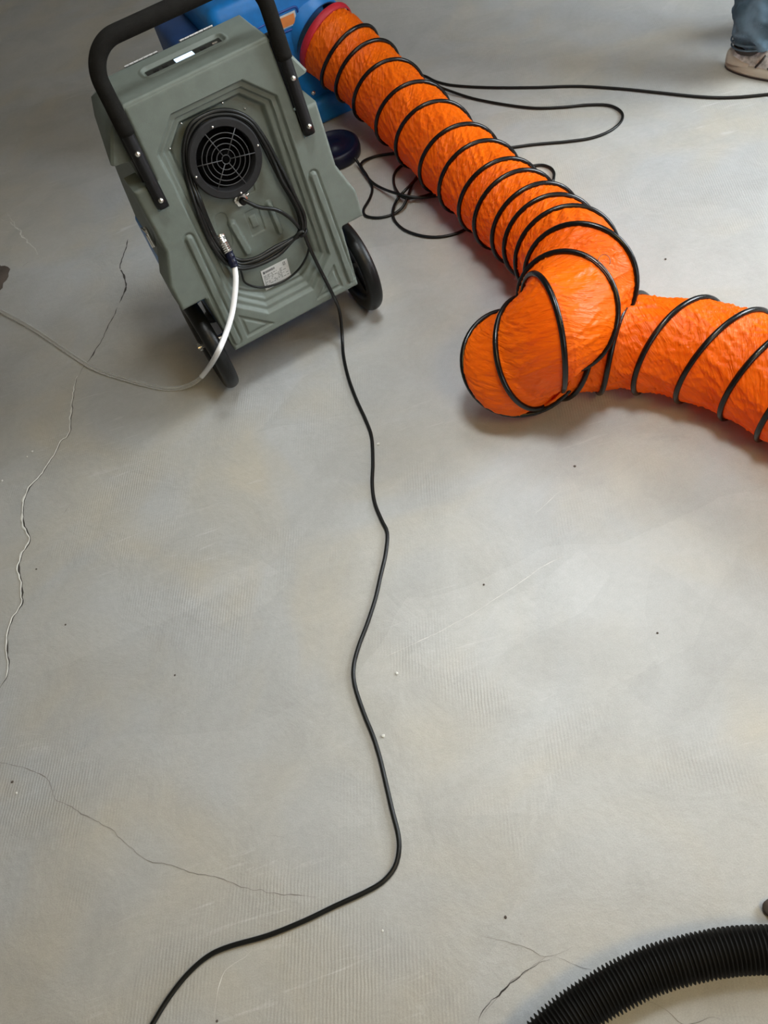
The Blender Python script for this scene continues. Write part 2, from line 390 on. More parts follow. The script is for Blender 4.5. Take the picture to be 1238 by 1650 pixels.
# small loose chips lying about
spots = [(926, 752, .006, 'dark'), (282, 1088, .004, 'dark'), (106, 1007, .004, 'dark'), (59, 917, .004, 'dark'), (618, 1186, .007, 'pale'), (640, 1085, .006, 'pale'), (815, 1478, .005, 'dark'), (20, 1260, .005, 'dark'), (52, 728, .006, 'pale'), (44, 736, .005, 'pale'), (4, 775, .006, 'pale'), (617, 1500, .004, 'pale'), (1073, 418, .006, 'dark'), (610, 716, .007, 'pale'), (27, 1278, .005, 'pale'), (780, 942, .004, 'dark'), (350, 1645, .004, 'dark'), (1060, 1020, .004, 'dark')]
where = ['below the orange duct, near the bend', 'left of the long cord, in the middle of the floor', 'right of the long crack, low down', 'right of the long crack, at its bend', 'beside the long cord, lower half', 'right of the long cord where it bends left', 'above the black corrugated hose', 'near the left edge below the crack', 'right one of two left of the long crack', 'left one of two left of the long crack', 'at the left edge near the long crack', 'right of the cord near the bottom', 'above the orange duct on the right', 'next to the cord below the grey dehumidifier', 'at the left edge above the fine crack', 'in the bright middle right of the floor', 'at the bottom edge right of the cord', 'in the patch of floor at middle right']
for i, (px, py, r, k) in enumerate(spots):
    bm = bmesh.new(); bmesh.ops.create_icosphere(bm, subdivisions=2, radius=r*.55)
    for v in bm.verts:
        v.co *= 1+.45*noise.noise(v.co*160+Vector((i*3, 0, 0))); v.co.z *= .45
    zmin = min(v.co.z for v in bm.verts)
    for v in bm.verts: v.co.z -= zmin
    o = link('floor_chip', bm, M['chip'] if k == 'dark' else M['crack_edge'], smooth=False); o.location = P(px, py)
    tag(o, ('tiny dark crumb ' if k == 'dark' else 'tiny white chip ')+where[i], 'debris', 'crumbs on the floor')
bm = bmesh.new(); bmesh.ops.create_icosphere(bm, subdivisions=3, radius=.013)
for v in bm.verts: v.co *= 1+.3*noise.noise(v.co*90); v.co.z *= .6
zmin = min(v.co.z for v in bm.verts)
for v in bm.verts: v.co.z -= zmin
o = link('dark_pebble', bm, M['chip']); o.location = P(1242, 1465); tag(o, 'dark brown lump at the right edge above the black corrugated hose', 'debris')

# ------------------------------------------------------------------ dehumidifier
DEH = empty('dehumidifier', MO, YAW)
tag(DEH, 'grey-green wheeled dehumidifier with a round black fan grille and looped black handle', 'dehumidifier')
def ss(a, b, x):
    t = np.clip((x-a)/(b-a), 0, 1); return t*t*(3-2*t)
def poly_sd(X, Z, pts):
    """signed distance, positive inside, convex polygon listed counter-clockwise"""
    d = np.full(X.shape, 1e9)
    n = len(pts)
    for i in range(n):
        ax_, az_ = pts[i]; bx, bz = pts[(i+1) % n]
        ex, ez = bx-ax_, bz-az_; l = math.hypot(ex, ez)
        d = np.minimum(d, (ex*(Z-az_)-ez*(X-ax_))/l)
    return d
def cap_sd(X, Z, a, b, r):
    ex, ez = b[0]-a[0], b[1]-a[1]; t = np.clip(((X-a[0])*ex+(Z-a[1])*ez)/(ex*ex+ez*ez), 0, 1)
    return r-np.hypot(X-a[0]-ex*t, Z-a[1]-ez*t)
OCT = [(-.067, .109), (.067, .109), (.141, .172), (.149, .557), (.085, .616), (-.085, .616), (-.149, .557), (-.141, .172)]
def face_depth(X, Z):
    d = poly_sd(X, Z, OCT)
    y = .010*ss(0, .006, d) + .009*ss(.015, .020, d) + .016*ss(.028, .040, d)
    inner = ss(.040, .05, d)
    # bars, pockets low in the recess
    for a, b, r, h in (((-.055, .335), (-.047, .262), .0115, -.011), ((.047, .338), (.048, .27), .010, -.011)):
        y += h*ss(0, .006, cap_sd(X, Z, a, b, r))
    y += .011*ss(0, .007, cap_sd(X, Z, (-.074, .355), (-.085, .30), .017))*(1-ss(0, .004, cap_sd(X, Z, (-.055, .335), (-.047, .262), .013)))
    y += .008*ss(0, .006, poly_sd(X, Z, [(-.022, .285), (.018, .285), (.022, .345), (-.018, .345)]))*(1-ss(0, .006, poly_sd(X, Z, [(-.015, .297), (.010, .297), (.010, .335), (-.015, .335)])))
    y += .009*ss(0, .006, poly_sd(X, Z, [(-.03, .378), (.03, .378), (.038, .425), (-.01, .44)]))
    # vertical ribs outside
    for sg in (-1, 1):
        rib = cap_sd(X, Z, (sg*.166, .368), (sg*.172, .085), .0105)
        y += .0035*ss(-.006, 0, rib) - .0085*ss(0, .005, rib)
        tri = poly_sd(X, Z, [(-.145, .078), (-.06, .078), (-.142, .148)] if sg < 0 else [(.06, .078), (.145, .078), (.142, .148)])
        y += .0035*ss(0, .003, tri)*(1-ss(.008, .011, tri)*.9)
        y += .055*ss(0, .003, np.minimum(np.minimum(X*sg-.1745, .2-X*sg), Z-.4535))   # handle slot
    return y
prof = [(.060, .187), (.066, .1875), (.2215, .1945), (.2225, .258), (.288, .258), (.363, .2285), (.5095, .2295), (.5105, .1745), (.664, .1705)]
zs = []
for i in range(len(prof)-1):
    a, b = prof[i][0], prof[i+1][0]; n = max(1, int(round((b-a)/.0022)))
    for k in range(n): t = k/n; zs.append((a+(b-a)*t, prof[i][1]+(prof[i+1][1]-prof[i][1])*t))
zs.append(prof[-1])
NX = 260
ts = np.linspace(-1, 1, NX+1)
Zr = np.array([z for z, _ in zs]); HW = np.array([h for _, h in zs])
XX = np.clip(ts[None, :]*.2586, -HW[:, None], HW[:, None]); ZZ = np.repeat(Zr[:, None], NX+1, 1)
YY = ZZ*B + face_depth(XX, ZZ)
# rounded rim
dr = np.minimum(HW[:, None]-np.abs(XX), np.minimum(ZZ-.060, .664-ZZ)); R_ = .008
for i in range(len(Zr)):                              # underside of the wings and top of the lower wings
    if Zr[i] > .2220 and Zr[i] < .24: dr[i] = np.where(np.abs(XX[i]) > .1945, np.minimum(dr[i], Zr[i]-.2220), dr[i])
    if Zr[i] < .5100 and Zr[i] > .49: dr[i] = np.where(np.abs(XX[i]) > .199, np.minimum(dr[i], .5100-Zr[i]), dr[i])
q = np.clip(R_-dr, 0, R_); YY += R_-np.sqrt(np.maximum(R_*R_-q*q, 0))
bm = bmesh.new(); G = []
for i in range(len(Zr)):
    row = [None]*(NX+1); prevx = None
    for j in range(NX+1):
        if prevx is not None and abs(XX[i, j]-prevx) < 1e-7: row[j] = row[j-1]
        else: row[j] = bm.verts.new((XX[i, j], YY[i, j], ZZ[i, j]+Z0))
        prevx = XX[i, j]
    G.append(row)
for i in range(len(Zr)-1):
    for j in range(NX):
        f = list(dict.fromkeys((G[i][j], G[i][j+1], G[i+1][j+1], G[i+1][j])))
        if len(f) > 2: bm.faces.new(f)
# skirt going back from the rim
loop = list(dict.fromkeys(G[0][:] + [G[i][NX] for i in range(1, len(Zr))] + G[-1][NX-1::-1] + [G[i][0] for i in range(len(Zr)-2, 0, -1)]))
back = [bm.verts.new((v.co.x, (v.co.z-Z0)*B+.075, v.co.z)) for v in loop]
n = len(loop)
for i in range(n): bm.faces.new((loop[(i+1) % n], loop[i], back[i], back[(i+1) % n]))
ho = link('front_housing', bm, M['housing'], DEH); fix(ho); sharp(ho, 50)

# rear upper housing: lofted between a front outline and a rear outline
rows = [(.657, .170, .170, .2655), (.650, .176, .176, .285), (.614, .212, .198, .355), (.559, .243, .207, .395), (.5555, .241, .207, .397), (.5515, .205, .2075, .398),
        (.51, .200, .211, .41), (.45, .205, .214, .42), (.363, .222, .222, .425), (.288, .235, .228, .425), (.226, .24, .23, .425)]
bm = bmesh.new(); SL = []
for (z, hf, hb, yb) in rows:
    yf = z*B+.038; ring = []
    for sg in (-1, 1):
        pts = [(hf-.006, yf), (hf, yf+.005), (hf*.75+hb*.25, yf+(yb-yf)*.25), (hb, yb-.02), (hb-.02, yb)]
        if sg < 0: pts = pts[::-1]
        else: pass
        ring.append([(sg*a, b) for a, b in pts])
    pts = ring[0][::1] + ring[1]
    SL.append([bm.verts.new((a, b, z+Z0)) for a, b in pts])
for i in range(len(SL)-1):
    for k in range(len(SL[0])): bm.faces.new((SL[i][k], SL[i][(k+1) % len(SL[0])], SL[i+1][(k+1) % len(SL[0])], SL[i+1][k]))
bm.faces.new(SL[-1]); bm.faces.new(SL[0][::-1])
o = link('rear_housing', bm, M['housing'], DEH); fix(o); sharp(o, 28)
# top cover with sunk control panel (small heightfield)
bm = bmesh.new(); ny, nx = 60, 160; T_ = []
for i in range(ny+1):
    y = .1136 + (.266-.1136)*i/ny; row = []
    for j in range(nx+1):
        x = -.1705+.341*j/nx
        d = .0165-math.hypot(max(abs(x-.005)-.080, 0), max(abs(y-.1985)-.0085, 0)) if True else 0
        t = max(0, min(1, (d)/.004)); z = .6665 - .007*t*t*(3-2*t) + .002*max(0, min(1, (d+.006)/.003))
        e = min(x+.1705, .1705-x, y-.1136, .266-y); q = max(0, .006-e); z -= .006-math.sqrt(max(.006**2-q*q, 0))
        row.append(bm.verts.new((x, y, z+Z0)))
    T_.append(row)
for i in range(ny):
    for j in range(nx): bm.faces.new((T_[i][j], T_[i][j+1], T_[i+1][j+1], T_[i+1][j]))
lp = T_[0] + [T_[i][nx] for i in range(1, ny+1)] + T_[ny][nx-1::-1] + [T_[i][0] for i in range(ny-1, 0, -1)]
bk = [bm.verts.new((v.co.x, v.co.y, .655+Z0)) for v in lp]; n = len(lp)
for i in range(n): bm.faces.new((lp[(i+1) % n], lp[i], bk[i], bk[(i+1) % n]))
o = link('top_cover', bm, M['housing'], DEH); fix(o); sharp(o, 60)
bm = bmesh.new(); box(bm, (.005, .1985, .6618+Z0), (.178, .031, .002), bev=.0008)
pan = link('control_panel', bm, M['panel'], DEH, smooth=False)
bm = bmesh.new(); box(bm, (.005, .1985, .6635+Z0), (.044, .017, .002), bev=.0005); link('display', bm, M['led'], pan, smooth=False)
for x in (-.062, -.04, .05):
    bm = bmesh.new(); box(bm, (x, .1985, .6633+Z0), (.012, .008, .0015), bev=.0005); link('button', bm, M['black'], pan, smooth=False)
bm = bmesh.new(); box(bm, (.078, .1985, .6633+Z0), (.012, .005, .0015), bev=.0005); link('indicator', bm, M['steel'], pan, smooth=False)
for a, b in ((-.111, -.031), (.023, .104)):
    bm = bmesh.new(); n = 7
    for k in range(n):
        x0, x1 = a+(b-a)*k/n, a+(b-a)*(k+.93)/n
        tube(bm, [Vector((x0, .2675, .6665+Z0)), Vector((x1, .2675, .6665+Z0))], .0026, 10)
    box(bm, ((a+b)/2, .274, .6635+Z0), (b-a, .010, .0016))
    sharp(link('hinge', bm, M['hinge'], DEH))
# blue lower chassis behind the front
bm = bmesh.new(); box(bm, (0, .25, .145+Z0), (.372, .32, .165), bev=.012); link('chassis', bm, M['blue'], DEH); 
bm = bmesh.new()
for sg in (-1, 1): box(bm, (sg*.2065, .352, .16+Z0), (.052, .13, .25), bev=.012, seg=3)
box(bm, (0, .37, .16+Z0), (.40, .12, .28), bev=.012, seg=3)
link('rear_base', bm, M['blue'], DEH)
for sg in (-1, 1):
    bm = bmesh.new(); lathe(bm, [(0, .02), (.014, .02), (.014, .09), (0, .09)], (sg*.16, .39, -.02), (0, 0, 1), 16)
    lathe(bm, [(0, 0), (.026, 0), (.028, .006), (.024, .016), (.012, .02), (0, .02)], (sg*.16, .39, 0), (0, 0, 1), 20)
    o = link('rear_foot', bm, M['rubber'], DEH); fix(o)
# wheels
for sg in (-1, 1):
    R0, yc, zc, hw = .1345, .1294, .1345, .0205; xm = sg*.2288
    bm = bmesh.new(); pr = []
    for k in range(15):
        a = math.pi*k/14; pr.append((R0-.020+.020*math.sin(a)**.75, -hw*math.cos(a)))
    pr += [(.094, hw*.8), (.088, hw*.4), (.088, -hw*.4), (.094, -hw*.8)]
    lathe(bm, pr, (xm, yc, zc), (1, 0, 0), 64, close=True)
    wl = link('wheel', bm, M['rubber'], DEH); fix(wl)
    bm = bmesh.new()
    lathe(bm, [(.0, -.012), (.022, -.014), (.024, -.006), (.085, -.005), (.089, -.012), (.089, .012), (.085, .005), (.024, .006), (.022, .014), (0, .012)], (xm, yc, zc), (1, 0, 0), 40)
    for k in range(5):
        a = 2*math.pi*k/5; box(bm, (xm, yc+math.cos(a)*.055, zc+math.sin(a)*.055), (.02, .062, .012), Matrix.Rotation(a, 3, 'X'))
    h_ = link('wheel_hub', bm, M['black'], wl); fix(h_); sharp(h_)
bm = bmesh.new(); tube(bm, [Vector((-.262, .1294, .1345)), Vector((.262, .1294, .1345))], .0065, 14)
for sg in (-1, 1): lathe(bm, [(0, -.004), (.012, -.004), (.012, .004), (0, .004)], (sg*.256, .1294, .1345), (1, 0, 0), 16)
fix(sharp(link('axle', bm, M['steel'], DEH)))
# side latch
bm = bmesh.new(); box(bm, (-.2345, .20, .335+Z0), (.008, .018, .05), bev=.002); box(bm, (-.239, .20, .325+Z0), (.006, .010, .035), bev=.002)
tube(bm, [Vector((-.238, .192, .35+Z0)), Vector((-.243, .2, .365+Z0)), Vector((-.238, .208, .35+Z0))], .0018, 8)
link('latch', bm, M['steel'], DEH)
# handle: black bar in each slot, bolts, one foam grip over the arch
hoff = -.010
def hp(x, z, off=hoff): return Vector((x, z*B+off, z+Z0))
pts = [hp(-.187, .62), hp(-.187, .66), hp(-.187, .70)]
for k in range(0, 10):
    a = math.pi-math.pi/2*k/9; pts.append(hp(-.121+.066*math.cos(a), .717+.066*math.sin(a)))
top = pts[:]
top += [hp(-.09, .783), hp(-.05, .783)]
pts = top + [hp(0, .783)] + [Vector((-p.x, p.y, p.z)) for p in reversed(top)]
path = catmull(pts, .008)
bm = bmesh.new(); tube(bm, [hp(-.187, .463+.02*k) for k in range(0, 10)], .0135, 16)
for sg in (-1, 1):
    bmc = bmesh.new(); Rm = Matrix.Rotation(-math.atan(B), 3, 'X'); box(bmc, (sg*.1873, .557*B+.032, .557+Z0), (.0256, .024, .206), Rm, bev=.003); link('slot_shade', bmc, M['black'], DEH)  # black strip standing in for the shade inside each handle slot
handle = link('handle_bar', bm, M['black'], DEH)
bm = bmesh.new(); tube(bm, [hp(.187, .463+.02*k) for k in range(0, 10)], .0135, 16); handle2 = link('handle_bar', bm, M['black'], DEH)
bm = bmesh.new(); tube(bm, path, .0168, 20); link('foam_grip', bm, M['foam'], DEH)
for sg in (-1, 1):
    for z in (.585, .4835):
        bm = bmesh.new(); dome(bm, hp(sg*.187, z, hoff-.0135), (0, -1, B), .0062, .005); fix(link('bolt', bm, M['steel'], handle if sg < 0 else handle2))
bm = bmesh.new(); dome(bm, hp(-.187, .632, hoff-.0115), (0, -1, B), .0035, .003); fix(link('bolt', bm, M['steel'], handle))
# fan
fn = Vector((0, -1, B)).normalized()
fc = Fp(*(240+515/4.127, 150+443/4.127), .0)
bm = bmesh.new()
lathe(bm, [(.060, -.045), (.080, -.045), (.0825, -.012), (.0855, -.010), (.0855, -.003), (.0825, .0), (.069, .0), (.067, -.003), (.067, -.045)], fc, fn, 72)
fan = link('fan_housing', bm, M['fan'], DEH); fix(fan); sharp(fan, 40)
bm = bmesh.new(); lathe(bm, [(0, -.031), (.0675, -.031)], fc, fn, 48)
for k in range(7):
    a = 2*math.pi*k/7
    a_ = fn.orthogonal().normalized(); b_ = fn.cross(a_)
    def pt(r, an, h): return fc+fn*h+(a_*math.cos(an)+b_*math.sin(an))*r
    for j in range(5):
        r0, r1 = .014+.0100*j, .014+.0100*(j+1); w0 = .32+.02*j
        vs = [bm.verts.new(pt(r0, a-w0+j*.06, -.030)), bm.verts.new(pt(r0, a+w0+j*.06, -.021)), bm.verts.new(pt(r1, a+w0+.08+j*.06, -.021)), bm.verts.new(pt(r1, a-w0+j*.06, -.030))]
        bm.faces.new(vs)
lathe(bm, [(.018, -.03), (.018, -.009), (.0, -.008)], fc, fn, 24)
link('fan_blades', bm, M['dark'], fan)
bm = bmesh.new(); a_ = MXl = Vector((1, 0, 0)); b_ = fn.cross(a_)
for r in (.0095, .0215, .033, .0445, .055):
    seg = 48; pth = [fc-fn*.0015+(a_*math.cos(2*math.pi*k/seg)+b_*math.sin(2*math.pi*k/seg))*r for k in range(seg+1)]
    tube(bm, pth, .0010, 6, caps=False)
for k in range(3):
    an = math.radians(-12+60*k)
    for sgn in (1, -1):
        d = (a_*math.cos(an)+b_*math.sin(an))*sgn
        tube(bm, [fc-fn*.001+d*.009, fc-fn*.001+d*.0685], .0011, 6)
link('grille', bm, M['grille'], fan)
for (x, y) in ((422, 226), (724, 348), (314, 558), (613, 664)):
    p = Fp(240+x/4.127, 150+y/4.127, 0); bm = bmesh.new(); dome(bm, p, fn, .0034, .0034); fix(link('screw', bm, M['steel'], fan))
for (x, y) in ((508, 78), (672, 125), (232, 217), (155, 383), (285, 660)):
    p = Fp(240+x/4.127, 150+y/4.127, .0); p = p - fn*(float(face_depth(np.array([[p.x]]), np.array([[p.z-Z0]]))[0, 0]))
    bm = bmesh.new(); dome(bm, p, fn, .0028, .0032); fix(link('screw', bm, M['steel'], DEH))
# rating label
RO = .0342
cs = [Fp(420, 437.5, RO), Fp(462, 416, RO), Fp(470, 447, RO), Fp(429, 469, RO)]
def lp(u, v, e=0): return (cs[0]*(1-u)*(1-v)+cs[1]*u*(1-v)+cs[2]*u*v+cs[3]*(1-u)*v)+fn*e
bm = bmesh.new()
vb = [bm.verts.new(lp(u, v, e)) for e in (0, .0006) for u, v in ((0, 0), (1, 0), (1, 1), (0, 1))]
bm.faces.new(vb[4:]); bm.faces.new(vb[:4][::-1])
for k in range(4): bm.faces.new((vb[k], vb[(k+1) % 4], vb[4+(k+1) % 4], vb[4+k]))
lab = link('rating_label', bm, M['sticker'], DEH, smooth=False); fix(lab)
bm = bmesh.new(); rnd = random.Random(5)
def ink(u0, u1, v0, v1):
    bm.faces.new([bm.verts.new(lp(u, v, .0009)) for u, v in ((u0, v0), (u1, v0), (u1, v1), (u0, v1))])
ink(.06, .13, .08, .2); u = .15
while u < .5: w_ = rnd.uniform(.02, .04); ink(u, u+w_, .09, .19); u += w_+.012
for row in range(8):
    v = .29+row*.062; u = .05
    while u < (.95 if row % 3 else .7):
        w_ = rnd.uniform(.03, .11)
        if rnd.random() < .8: ink(u, min(.95, u+w_), v, v+.026)
        u += w_+.03
ink(.82, .9, .08, .1); ink(.82, .84, .08, .24); ink(.88, .9, .08, .24); ink(.82, .9, .22, .24); ink(.1, .9, .90, .915)
link('label_print', bm, M['ink'], lab, smooth=False)
# power inlet gland and drain fitting
g0 = Fp(388, 321, .028)
bm = bmesh.new(); lathe(bm, [(0, -.004), (.017, -.004), (.017, .003), (.012, .004), (.012, .012), (.0, .012)], g0, fn, 6); gl = link('cord_gland', bm, M['steel'], DEH); fix(gl); sharp(gl)
bm = bmesh.new(); lathe(bm, [(.009, .008), (.009, .020), (.007, .024), (.0, .024)], g0, fn, 14); fix(link('strain_relief', bm, M['black'], gl))
for dx, dy in ((10, -7), (-9, 6)):
    bm = bmesh.new(); dome(bm, Fp(389+dx, 320+dy, .030), fn, .0045, .004); fix(link('screw', bm, M['steel'], gl))
d0 = Fp(355, 381, .026); d1 = Fp(360, 391, .012); d2 = Fp(369, 407, -.002); d3 = Fp(378, 430, -.014)
bm = bmesh.new(); pth = catmull([d0, d1, d2], .0022)
tube(bm, pth, [.0115+.0016*(i % 2) for i in range(len(pth))], 12); df = link('drain_fitting', bm, M['steel'], DEH); sharp(df, 60)
bm = bmesh.new(); pth = catmull([d1*.4+d2*.6, d2, d3], .003); tube(bm, pth, [.0095+.0012*((i//2) % 2) for i in range(len(pth))], 12); link('hose_connector', bm, M['navy'], df)
bm = bmesh.new(); dome(bm, Fp(356, 385, .01), fn, .004, .004); fix(link('screw', bm, M['steel'], df))

# ------------------------------------------------------------------ power cord: coil on the fan + long run over the floor
def FW_(px, py, off): return L2W(Fp(px, py, off))
bm = bmesh.new(); CR = .0046
lo = [(487, 372), (484, 345), (472, 318), (456, 290), (440, 258), (425, 228), (405, 200), (382, 187), (358, 184), (332, 190), (311, 206), (301, 232), (302, 262), (309, 295), (320, 325), (332, 358), (347, 388), (366, 412), (388, 424), (415, 419), (445, 402), (470, 388)]
rnd = random.Random(3)
coil = []
for k in range(4):
    for i, (x, y) in enumerate(lo):
        cx, cy = 395, 305
        d = Vector((x-cx, y-cy)).normalized(); e = (k-1.2)*(3.3 if 3 < i < 13 else 3.2)
        if 16 <= i <= 21: e = (k-1)*4.6
        if i in (0, 21): e = (k-1.5)*1.2
        off = (.016-.004*(k % 2) if 3 < i < 14 else .004-.004*(k % 2))
        if i in (1, 2, 3): off = .010-.005*(k % 2)
        if i in (15, 16, 17, 18): off = .012-.0045*k
        e += rnd.uniform(-1.2, 1.2)
        coil.append(FW_(x+d.x*e, y+d.y*e, off))
start = [FW_(390, 321, .008), FW_(400, 326, .002), FW_(418, 334, -.002), FW_(445, 338, -.002), (FW_(466, 350, .002)), FW_(480, 364, .002)]
tail = [FW_(487, 373, -.006), FW_(496, 392, -.008), FW_(508, 418, -.006), FW_(523, 448, -.008), FW_(537, 476, -.010)]
floor_run = [P(546, 497, .09), P(550, 520, .045), P(552, 548, .012)] + [P(x, y, CR) for x, y in [(554, 575), (562, 610), (575, 645), (590, 678), (599, 705), (601, 745), (600, 780), (604, 810), (615, 838), (624, 858), (622, 890), (613, 930), (605, 965), (592, 1005), (578, 1042), (570, 1075), (572, 1105), (586, 1148), (601, 1185), (612, 1220), (622, 1262), (632, 1305), (642, 1345), (643, 1372), (636, 1398), (618, 1420), (590, 1437), (540, 1460), (490, 1484), (430, 1508), (370, 1525), (335, 1541), (302, 1570), (272, 1608), (246, 1650), (215, 1705), (190, 1790)]]
tube(bm, catmull(start+coil+tail+floor_run, .008), CR, 10)
# thin spare loop over the label
tube(bm, catmull([FW_(386, 428, .0), FW_(390, 442, .008), FW_(396, 456, .018), FW_(418, 463, .026), FW_(442, 459, .026), (FW_(465, 448, .024)), FW_(483, 432, .018), FW_(494, 414, .006), FW_(498, 400, .0)], .006), .0028, 8)
pc = link('power_cord', bm, M['cord']); tag(pc, 'long black power cord coiled around the fan and trailing down the middle of the floor', 'cord')
# ties
bm = bmesh.new()
c = FW_(487, 374, .0); T, = (MX*.5-Vector((0, 0, 1))*.8,)
lathe(bm, [(.0135, -.003), (.0145, -.003), (.0145, .003), (.0135, .003)], c, (MX*.35+Vector((0, 0, -1))*.95), 16, close=True)
tie = link('cord_tie', bm, M['black'], pc); fix(tie)

# drain hose: milky end at the fitting, clear run over the floor
hz = [L2W(Fp(377, 426, -.012)), FW_(380, 445, -.02), FW_(379, 470, -.03), FW_(374, 505, -.045), FW_(364, 538, -.065), FW_(350, 570, -.085), P(334, 596, .075), P(317, 614, .025), P(296, 624, .0075), P(268, 626, .0068), P(235, 620, .0068), P(195, 609, .0068), P(150, 593, .0068), P(110, 568, .0068), P(60, 534, .0068), P(10, 506, .0068), P(-60, 470, .0068), P(-160, 430, .0068)]
full = catmull(hz, .01)
cut = min(range(len(full)), key=lambda i: (full[i]-P(325, 606, .03)).length)
bm = bmesh.new(); tube(bm, full, .0066, 14)
dh = link('drain_hose', bm, M['vinyl']); tag(dh, 'clear vinyl drain hose hanging from the dehumidifier and curving left over the floor', 'hose')
bm = bmesh.new(); tube(bm, full[:cut], .0069, 14); link('white_hose_end', bm, M['milky'], dh)

# ------------------------------------------------------------------ orange spiral duct
# every turn of the wire: centre, tilt and radius of one loop of the spiral, first the straight run, then the bend, then the run to the right
def proj(p):
    d = p-CAM; z = d.dot(FW); return 619+F_PX*d.dot(IX)/z, 825+F_PX*d.dot(IY)/z
def tilted(cx, cy, h, rpx, major, m_, bulge, sgn):
    c = P(cx, cy, h); v = c-CAM; t = v.dot(FW); v.normalize()
    e1 = IX*major[0]+IY*major[1]; e1 -= v*e1.dot(v); e1.normalize()
    p = IX*bulge[0]+IY*bulge[1]; p -= v*p.dot(v); p -= e1*p.dot(e1); p.normalize()
    return c, (v*m_+p*math.sqrt(1-m_*m_))*sgn, rpx*t/F_PX
straight = [(512, 50, .28, .118), (540, 76, .24, .118), (564, 96, .21, .118), (592, 120, .175, .117), (627, 154, .145, .117), (667, 192, .13, .117), (700, 225, .122, .117), (742, 264, .122, .117), (773, 292, .124, .117), (807, 323, .128, .117), (831, 344, .134, .117), (864, 367, .145, .117), (887, 389, .160, .118), (911, 412, .19, .120)]
LOOPS = []
for i, (x, y, h, r) in enumerate(straight):
    a = P(*straight[max(i-1, 0)][:3]); b = P(*straight[min(i+1, len(straight)-1)][:3]); LOOPS.append([P(x, y, h), (b-a).normalized(), r])
LOOPS += [list(tilted(936, 447, .255, 86, (1, .3), .90, (.25, -.95), -1)),
          list(tilted(915, 496, .246, 87, (.74, .67), .93, (.67, -.74), -1)),
          list(tilted(886, 532, .250, 90, (.35, .936), .33, (.94, -.35), -1)),
          list(tilted(858, 566, .165, 84, (.37, .93), .56, (-.93, .37), 1)),
          list(tilted(826, 588, .128, 85, (.37, .93), .90, (-.93, .37), 1)),
          list(tilted(900, 570, .116, 74, (-.12, 1), .45, (1, .1), 1)),
          list(tilted(962, 556, .118, 77, (-.1, 1), .12, (1, .1), 1)),
          list(tilted(1035, 554, .120, 78, (-.30, .95), .30, (-.95, -.3), -1)),
          list(tilted(1124, 566, .122, 86, (-.55, .81), .36, (-.81, -.55), -1)),
          list(tilted(1200, 590, .122, 86, (-.53, .82), .36, (-.82, -.53), -1))]
n0 = LOOPS[-1][1]; c0 = LOOPS[-1][0].copy()
dirn = (P(1400, 690, .122)-P(1200, 590, .122)).normalized()
for k in range(1, 9): LOOPS.append([c0+dirn*.092*k, (n0*.5+dirn*.5).normalized(), .122])
NL = len(LOOPS)
Sv = []
s0 = LOOPS[0][1].cross(Vector((0, 0, 1))).normalized()
for k, (c, nrm, r) in enumerate(LOOPS):
    nrm.normalize(); s0 = (s0-nrm*s0.dot(nrm)).normalized(); Sv.append(s0.copy())
def cr_(q, t):
    i = min(int(t), len(q)-2); f = t-i
    a, b, c, d = q[max(i-1, 0)], q[i], q[i+1], q[min(i+2, len(q)-1)]
    return .5*((2*b)+(c-a)*f+(2*a-5*b+4*c-d)*f*f+(3*b-a-3*c+d)*f**3)
CEN = [l[0] for l in LOOPS]; NRM = [l[1] for l in LOOPS]; RAD = [l[2] for l in LOOPS]
def loop_frame(t):
    t = max(0, min(NL-1.0001, t)); i = int(t); f = t-i; g = f*f*(3-2*f)*.5+f*.5
    c = cr_(CEN, t); nn = NRM[i].lerp(NRM[i+1], g).normalized(); sv = Sv[i].lerp(Sv[i+1], g); sv = (sv-nn*sv.dot(nn)).normalized()
    return c, nn, sv, sv.cross(nn), RAD[i]+(RAD[i+1]-RAD[i])*f
PH = math.radians(90); NT_ = 168; STEP = 40
bm = bmesh.new(); uvl = bm.loops.layers.uv.new('UVMap'); rings = []; T0 = .62; T1 = NL-1.6
ns = int((T1-T0)*STEP); taus = [T0+(T1-T0)*i/ns for i in range(ns+1)]
angs = [-math.pi/2+2*math.pi*k/NT_ for k in range(NT_)]
nz_ = noise.noise
def ridge(x): return max(0.0, 1-abs(x)*5.5)**1.5
for t in taus:
    c, nn, sv, wv_, r0 = loop_frame(t); row = []
    for th in angs:
        tt = t-(th-PH)/(2*math.pi); fr = tt-math.floor(tt); k = math.floor(tt)
        i = max(0, min(NL-2, int(t))); gap = max(.02, min(.1, (CEN[i+1]-CEN[i]).length))
        sag = math.sin(math.pi*fr)
        ca, sa = math.cos(th), math.sin(th)
        q = Vector((ca*4.2+fr*1.5*-sa, sa*4.2+fr*1.5*ca, k*1.37))
        q2 = Vector((ca*8.5+fr*2.6*sa, sa*8.5-fr*2.6*ca, k*2.1+fr*.5))
        d = -sag*gap*.055*(1+.5*nz_(q*.7)) + sag**.5*gap*(.05*ridge(nz_(q))+.035*ridge(nz_(q2))-.035)*min(1, .35+gap*9)
        p = c+(sv*ca+wv_*sa)*(r0+d)
        if p.z < .002: p.z = .002
        row.append(bm.verts.new(p))
    rings.append(row)
for i in range(ns):
    for k in range(NT_):
        f = bm.faces.new((rings[i][k], rings[i][(k+1) % NT_], rings[i+1][(k+1) % NT_], rings[i+1][k]))
        uu = [(k/NT_, taus[i]), ((k+1)/NT_, taus[i]), ((k+1)/NT_, taus[i+1]), (k/NT_, taus[i+1])]
        for l, (a, b) in zip(f.loops, uu): l[uvl].uv = (a+b*.16, b-a)
path = [loop_frame(T0)[0]]; T = [loop_frame(T0)[1]]
DUCT = empty('air_duct', (path[0].x, path[0].y, 0))
